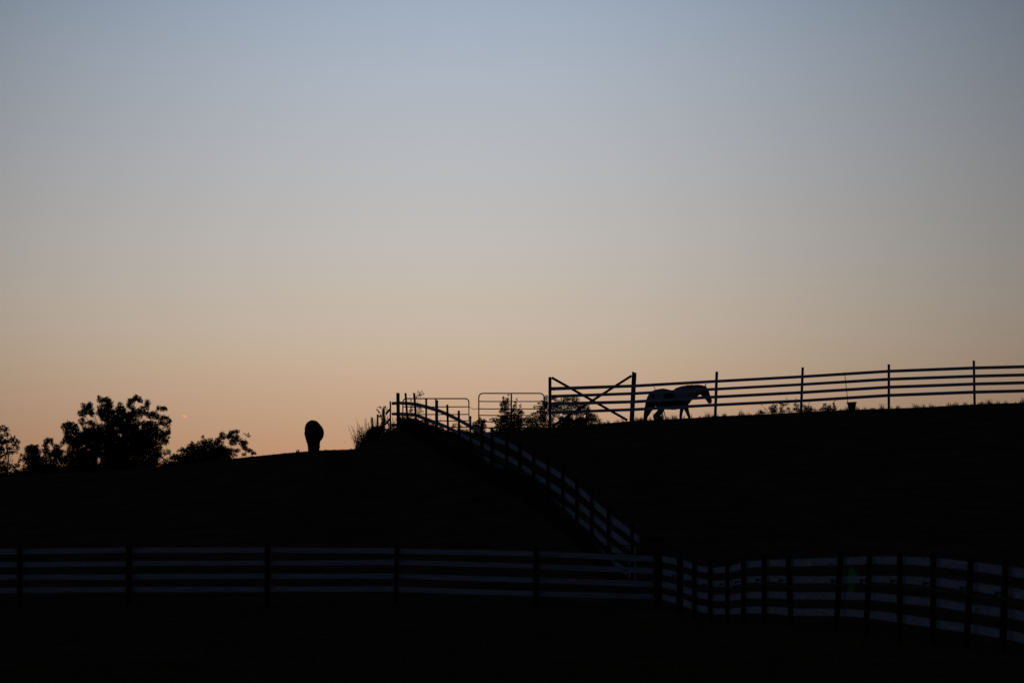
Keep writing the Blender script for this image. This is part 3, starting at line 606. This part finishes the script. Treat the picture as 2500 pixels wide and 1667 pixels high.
def weed_bank():
    rng = random.Random(9); b = MB()
    for i in range(9500):
        px = rng.uniform(975, 1500); D = interp(DG, px) + rng.choice((rng.uniform(-1.4, -.25), rng.uniform(-.8, -.2), rng.uniform(.2, .7))); x = (px-1250)/FPX*D
        hm = interp([(975, .5), (1030, .75), (1150, .85), (1190, .7), (1235, .8), (1270, 1.0), (1340, 1.0), (1362, .7), (1420, .45), (1500, .3)], px)
        h = hm*rng.uniform(.3, 1.0); p = Vector((x, D, gz(x, D) - .03))
        b.blade(p, h, rng.uniform(.012, .03), Vector((rng.gauss(0, .25), rng.gauss(0, .25), 0))*h, rng)
        if i % 2:
            for k in range(3): b.leaf(p + Vector((rng.gauss(0, .08), 0, h*rng.uniform(.3, 1))), rng.uniform(.05, .1), rng.uniform(.02, .045), rng)
    tag(b.build('weeds', M['weed']), 'tangled weeds growing along the diagonal fence', 'weeds', kind='stuff')
weed_bank()

# ------------------------------------------------------------------ horses
def fuse(b, name, mat, parent, vox=.017, smooth=6):
    me = bpy.data.meshes.new(name + '_cage'); me.from_pydata(b.v, [], b.f); me.update()
    o = bpy.data.objects.new(name + '_cage', me); COL.objects.link(o)
    r = o.modifiers.new('r', 'REMESH'); r.mode = 'VOXEL'; r.voxel_size = vox
    s = o.modifiers.new('s', 'SMOOTH'); s.factor = .5; s.iterations = smooth
    dg = bpy.context.evaluated_depsgraph_get()
    m2 = bpy.data.meshes.new_from_object(o.evaluated_get(dg)); m2.name = name
    bpy.data.objects.remove(o); bpy.data.meshes.remove(me)
    m2.materials.clear(); m2.materials.append(mat)
    m2.polygons.foreach_set('use_smooth', [True]*len(m2.polygons))
    q = bpy.data.objects.new(name, m2); COL.objects.link(q); q.parent = parent
    return q
def paint_coat():
    m = bpy.data.materials.new('pinto_coat'); m.use_nodes = True; t = m.node_tree; L = t.links.new
    bs = t.nodes['Principled BSDF']; bs.inputs['Roughness'].default_value = .85; bs.inputs['Specular IOR Level'].default_value = .08
    tcn = t.nodes.new('ShaderNodeTexCoord')
    ns = t.nodes.new('ShaderNodeTexNoise'); ns.inputs['Scale'].default_value = 5; L(tcn.outputs['Object'], ns.inputs[0])
    acc = None
    SC = 61.7
    for px, py, rx, rz in ((1641, 985, 31, 13), (1633, 967, 14, 10), (1724, 965, 17, 26), (1590, 987, 16, 10), (1686, 982, 5, 9), (1594, 966, 4, 6), (1640, 1028, 90, 24)):
        mp = t.nodes.new('ShaderNodeMapping'); mp.vector_type = 'POINT'
        sx, sz = SC/rx, SC/rz; cx, cz = (px-1630)/SC, (1043-py)/SC
        mp.inputs['Scale'].default_value = (sx, .01, sz); mp.inputs['Location'].default_value = (-cx*sx, 0, -cz*sz)
        L(tcn.outputs['Object'], mp.inputs[0])
        ln = t.nodes.new('ShaderNodeVectorMath'); ln.operation = 'LENGTH'; L(mp.outputs[0], ln.inputs[0])
        if acc is None: acc = ln.outputs['Value']
        else:
            mn = t.nodes.new('ShaderNodeMath'); mn.operation = 'MINIMUM'; L(acc, mn.inputs[0]); L(ln.outputs['Value'], mn.inputs[1]); acc = mn.outputs[0]
    ad = t.nodes.new('ShaderNodeMath'); ad.operation = 'MULTIPLY_ADD'; L(ns.outputs[0], ad.inputs[0]); ad.inputs[1].default_value = .5; L(acc, ad.inputs[2])
    cr = t.nodes.new('ShaderNodeValToRGB'); cr.color_ramp.elements[0].position = .185; cr.color_ramp.elements[1].position = .225
    sc2 = t.nodes.new('ShaderNodeMath'); sc2.operation = 'MULTIPLY_ADD'; L(ad.outputs[0], sc2.inputs[0]); sc2.inputs[1].default_value = .166; sc2.inputs[2].default_value = 0
    cr.color_ramp.elements[0].color = (.010, .008, .007, 1); cr.color_ramp.elements[1].color = (.38, .375, .37, 1)
    L(sc2.outputs[0], cr.inputs[0]); L(cr.outputs[0], bs.inputs['Base Color'])
    return m
def walking_horse():
    D = 152.0; SC = 61.7
    c = W(1630, 1043, D); c.z = gz(c.x, D)
    h = empty('horse', c, 'pale horse with dark patches and dark head walking right behind the skyline fence', 'horse')
    P = lambda px, py, y=0: Vector(((px-1630)/SC, y, (1043-py)/SC))
    b = MB()
    def limb(rows, y=0, k=1.0):
        pts = [P(r[0], r[1], r[4] if len(r) > 4 else y) for r in rows]
        b.etube(pts, (0, 1, 0), [r[3] for r in rows], [r[2]/SC*k for r in rows])
    # trunk: px, centre, half height (px), half width (m)
    limb([(1582.5, 969, 5, .08), (1585, 970, 11, .16), (1591, 970, 16, .23), (1600, 970.5, 20.5, .27), (1615, 972, 24.8, .30), (1630, 975, 25, .33), (1645, 976.8, 23.5, .34),
          (1659, 971.8, 27, .30), (1670, 968.5, 26.5, .26), (1678, 971.5, 21, .22), (1683.5, 977, 14, .17), (1687, 979.5, 8, .10)])
    limb([(1661, 969, 25, .20), (1672, 962.5, 22.5, .18), (1682, 959, 20, .15), (1691.5, 956.5, 17, .125), (1701, 952.8, 13.8, .105), (1710, 950.6, 11.8, .10), (1718, 951.5, 9.4, .09)])
    limb([(1714, 945.5, 6, .06), (1717.3, 951.5, 11, .10), (1720.3, 957.5, 11.8, .105), (1725, 965, 9.4, .088), (1729.2, 972, 7, .07), (1732.3, 977.5, 6.4, .066), (1733, 982, 5.6, .058), (1732.8, 985, 3, .035)])
    # legs
    limb([(1668, 984, 8, .10), (1664.5, 998, 5.2, .075), (1662.3, 1009, 3.9, .055), (1661.5, 1018, 3.7, .055), (1661, 1026, 2.4, .036), (1660.7, 1034, 2.3, .036), (1661.5, 1038, 2.8, .043), (1662.5, 1041, 3.0, .05), (1663, 1043, 3.4, .058)], -.15)
    limb([(1673, 984, 9, .10), (1675.5, 996, 6.2, .08), (1679.5, 1007, 4.4, .058), (1683.2, 1017, 3.6, .055), (1683.6, 1026, 2.4, .036), (1682.6, 1034, 2.3, .036), (1683.5, 1038, 2.8, .043), (1684.6, 1041, 3.0, .05), (1685, 1043, 3.4, .058)], .15)
    limb([(1597, 970, 14, .12), (1594, 981, 13, .15), (1590, 991, 9, .13), (1584.5, 1002, 6.6, .085), (1579, 1014, 4.6, .06), (1577, 1021, 3.8, .05), (1578.5, 1029, 2.7, .04), (1580, 1036, 2.7, .042), (1580.6, 1040, 3, .05), (1580.5, 1043, 3.4, .058)], .16)
    limb([(1606, 970, 14, .12), (1613, 984, 12, .15), (1616.5, 994, 9.3, .13), (1612.5, 1003, 7.6, .09), (1605, 1011, 6.4, .065), (1597.5, 1017, 4.8, .055), (1599.5, 1026, 3, .042), (1602, 1035, 2.8, .042), (1604, 1040, 3.2, .05), (1605, 1043, 3.6, .058)], -.16)
    for s in (-1, 1):                                    # ears, jaw
        b.etube([P(1719, 946, s*.06), P(1721.8, 941.5, s*.075), P(1723.8, 938, s*.08), P(1725, 935.5, s*.08)], (0, 1, 0), [.03, .034, .022, .006], [.035, .03, .02, .006], 10)
    fuse(b, 'body', paint_coat(), h)
    # mane, forelock and tail of separate locks
    rng = random.Random(4); b = MB()
    for i in range(120):
        t = rng.random(); px = 1676 + 42*t; py = interp([(1676, 941), (1690, 939.8), (1704, 939.3), (1716, 941)], px)
        p = P(px, py + 1, rng.uniform(-.02, .02)); lift = rng.uniform(.0, .022)
        e = p + Vector((rng.uniform(-.08, .01), -rng.uniform(.05, .13), -rng.uniform(.05, .24)))
        b.tube([p, p + Vector((rng.uniform(-.02, .01), -.02, lift + .008)), p.lerp(e, .6) + Vector((0, -.03, .01)), e], [.008, .009, .007, .002], 5)
    for i in range(26):
        p = P(1718 + rng.uniform(-2, 3), 942, rng.uniform(-.03, .03)); e = p + Vector((rng.uniform(.03, .1), rng.uniform(-.04, .04), -rng.uniform(.1, .2)))
        b.tube([p, p.lerp(e, .5) + Vector((.03, 0, .02)), e], [.007, .007, .002], 5)
    o = b.build('mane', M['hair'], None, True); o.parent = h
    b = MB()
    for i in range(150):
        s = rng.gauss(0, 1)*.5; a = rng.uniform(-.03, .03)
        pts = [P(1587 + s*.8, 958 + abs(s), a), P(1582 + s*2, 971, a*1.6), P(1579 + s*3.2, 988, a*2), P(1576.5 + s*3.8, 1006, a*2.2), P(1574.5 + s*3.2, 1022 + rng.uniform(-3, 8), a*2)]
        b.tube(pts, [.014, .014, .012, .009, .003], 5)
    o = b.build('tail', M['hair'], None, True); o.parent = h
walking_horse()
def rear_horse():
    D = 142.0; SC = FPX/D
    c = W(767, 1120, D); c.z = gz(c.x, D)
    h = empty('horse', c, 'dark horse seen from behind grazing alone on the left crest', 'horse')
    py0 = 1310 - (c.z - CAMZ)/D*FPX
    P = lambda px, py, y=0: Vector(((px-767)/SC, y, (py0-py)/SC))
    b = MB()
    # trunk from rump to chest: px, py, y, half width px, half height px
    tr = [(764.5, 1050, -.80, 7, 8), (764.5, 1049, -.74, 15, 16), (764.8, 1048, -.60, 19.3, 21.5), (765, 1048.5, -.42, 20.3, 22.4), (766, 1051, -.2, 21, 22.5), (767.5, 1055, .05, 22.3, 24), (768.2, 1057, .3, 22, 24.5), (768, 1056, .55, 19, 24), (767.5, 1056, .75, 15, 21), (767.5, 1058, .9, 9, 13)]
    b.etube([P(a, q, y) for a, q, y, _, _ in tr], (1, 0, 0), [r[3]/SC for r in tr], [r[4]/SC for r in tr], 20)
    def limb(rows):
        b.etube([P(r[0], r[1], r[2]) for r in rows], (1, 0, 0), [r[3]/SC for r in rows], [r[4]/SC for r in rows], 14)
    g = py0
    limb([(758, 1048, -.5, 12, 15), (756.5, 1060, -.56, 12, 16), (757.5, 1074, -.6, 9, 12), (758.5, 1086, -.62, 6, 8), (758.5, 1095, -.68, 4.6, 6), (758.2, 1101, -.69, 4.2, 4.6), (758.4, g-12, -.64, 2.8, 3), (758.4, g-5, -.63, 3.2, 3.4), (758.4, g, -.6, 3.9, 4.2)])
    limb([(772, 1048, -.5, 12, 15), (773.8, 1060, -.5, 12.3, 16), (773, 1074, -.52, 9.6, 12), (772, 1086, -.52, 6.6, 8), (771.5, 1095, -.58, 5.2, 6), (771.2, 1101, -.6, 4.6, 4.6), (771.2, g-12, -.55, 2.9, 3), (771.2, g-5, -.54, 3.3, 3.4), (771.2, g, -.5, 4, 4.2)])
    for x in (761, 774):
        limb([(x, 1068, .62, 7, 9), (x, 1085, .62, 5, 6), (x, 1099, .62, 3.8, 4), (x, g-10, .62, 2.6, 2.8), (x, g, .64, 3.8, 4)])
    limb([(767.5, 1052, .75, 9, 17), (768, 1066, 1.1, 7.5, 13), (768.5, 1082, 1.4, 6.5, 10), (769, g-26, 1.55, 6, 9), (769, g-14, 1.52, 5.4, 6.5), (769, g-5, 1.48, 4, 4.6), (769, g-2, 1.46, 3, 3)])
    for s in (-1, 1):
        b.etube([P(769 + s*4, g-32, 1.56), P(769 + s*6, g-36, 1.6), P(769 + s*6.5, g-40, 1.62)], (1, 0, 0), [.03, .03, .006], [.03, .02, .006], 8)
    fuse(b, 'body', M['bay'], h)
    rng = random.Random(6); b = MB()
    for i in range(120):
        s = rng.gauss(0, 1)*.5
        b.tube([P(764.5 + s, 1034, -.82 + abs(s)*.02), P(764.8 + s*3, 1048, -.88), P(765 + s*5, 1066, -.86), P(765 + s*6, 1084, -.84), P(765 + s*5, 1100 + rng.uniform(-4, 7), -.82)], [.015, .016, .014, .011, .003], 5)
    o = b.build('tail', M['hair'], None, True); o.parent = h
    b = MB()
    for i in range(60):
        t = rng.random(); p = P(767.6, 1037, .75).lerp(P(768.8, 1074, 1.6), t)
        e = p + Vector((rng.choice((-1, 1))*rng.uniform(.06, .1), rng.uniform(-.03, .03), -rng.uniform(.08, .16)))
        b.tube([p, p.lerp(e, .5) + Vector((0, 0, .02)), e], [.009, .008, .002], 5)
    o = b.build('mane', M['hair'], None, True); o.parent = h
rear_horse()

# ------------------------------------------------------------------ things in the sky
def bird():
    D = 420.0; c = W(840.4, 1080.4, D); s = msize(1, D); b = MB()
    b.etube([c + Vector((-1.3*s, 0, -.3*s)), c + Vector((-.7*s, 0, -.1*s)), c, c + Vector((.7*s, 0, .25*s)), c + Vector((1.2*s, 0, .4*s))], (0, 1, 0), [.06*s, .35*s, .5*s, .35*s, .05*s], [.05*s, .3*s, .42*s, .3*s, .05*s], 10)
    for g in (-1, 1):
        r = c + Vector((.1*s, 0, .2*s))
        b.add([r + Vector((-.4*s, 0, 0)), r + Vector((.5*s, 0, .1*s)), r + Vector((.9*s, g*2*s, .8*s)), r + Vector((-.1*s, g*2.2*s, .7*s))], [(0, 1, 2, 3)])
    tag(b.build('bird', M['feather']), 'tiny dark speck of a bird flying low right of the grazing horse', 'bird')
bird()
def contrail():
    m = bpy.data.materials.new('emissive_sunlit_vapour'); m.use_nodes = True; t = m.node_tree; t.nodes.clear()
    o = t.nodes.new('ShaderNodeOutputMaterial'); e = t.nodes.new('ShaderNodeEmission'); tcn = t.nodes.new('ShaderNodeTexCoord')
    ns = t.nodes.new('ShaderNodeTexNoise'); ns.inputs['Scale'].default_value = .25; t.links.new(tcn.outputs['Object'], ns.inputs[0])
    cr = t.nodes.new('ShaderNodeValToRGB'); cr.color_ramp.elements[0].color = (*lin((236, 158, 112)), 1); cr.color_ramp.elements[1].color = (*lin((252, 160, 108)), 1)
    cr.color_ramp.elements[0].position = .3; cr.color_ramp.elements[1].position = .6
    t.links.new(ns.outputs[0], cr.inputs[0]); t.links.new(cr.outputs[0], e.inputs[0])  # sunlight on the wisp is painted in as orange emission
    # the frayed edge of the wisp lets the sky through
    ge = t.nodes.new('ShaderNodeLayerWeight'); ge.inputs[0].default_value = .12
    tr = t.nodes.new('ShaderNodeBsdfTransparent'); mx = t.nodes.new('ShaderNodeMixShader')
    t.links.new(ge.outputs['Facing'], mx.inputs[0]); t.links.new(e.outputs[0], mx.inputs[1]); t.links.new(tr.outputs[0], mx.inputs[2])
    t.links.new(mx.outputs[0], o.inputs[0])
    D = 6000.0; s = msize(.86, D); b = MB()
    a = [(445.5, 1013.2, .8, .7), (447.3, 1013.6, 2.1, 1.7), (449.5, 1014.6, 3, 2.8), (451.7, 1015.9, 3.3, 3.2), (453.6, 1017.2, 2.6, 2.6), (455.6, 1018.4, 1.1, 1)]
    b.etube([W(x, y, D) for x, y, _, _ in a], (0, 1, 0), [r*s for *_, r, _ in a], [r*s for *_, r in a], 16)
    tag(b.build('contrail', m, None, True), 'tiny glowing orange wisp of contrail low in the sky beside the largest tree', 'contrail')
contrail()
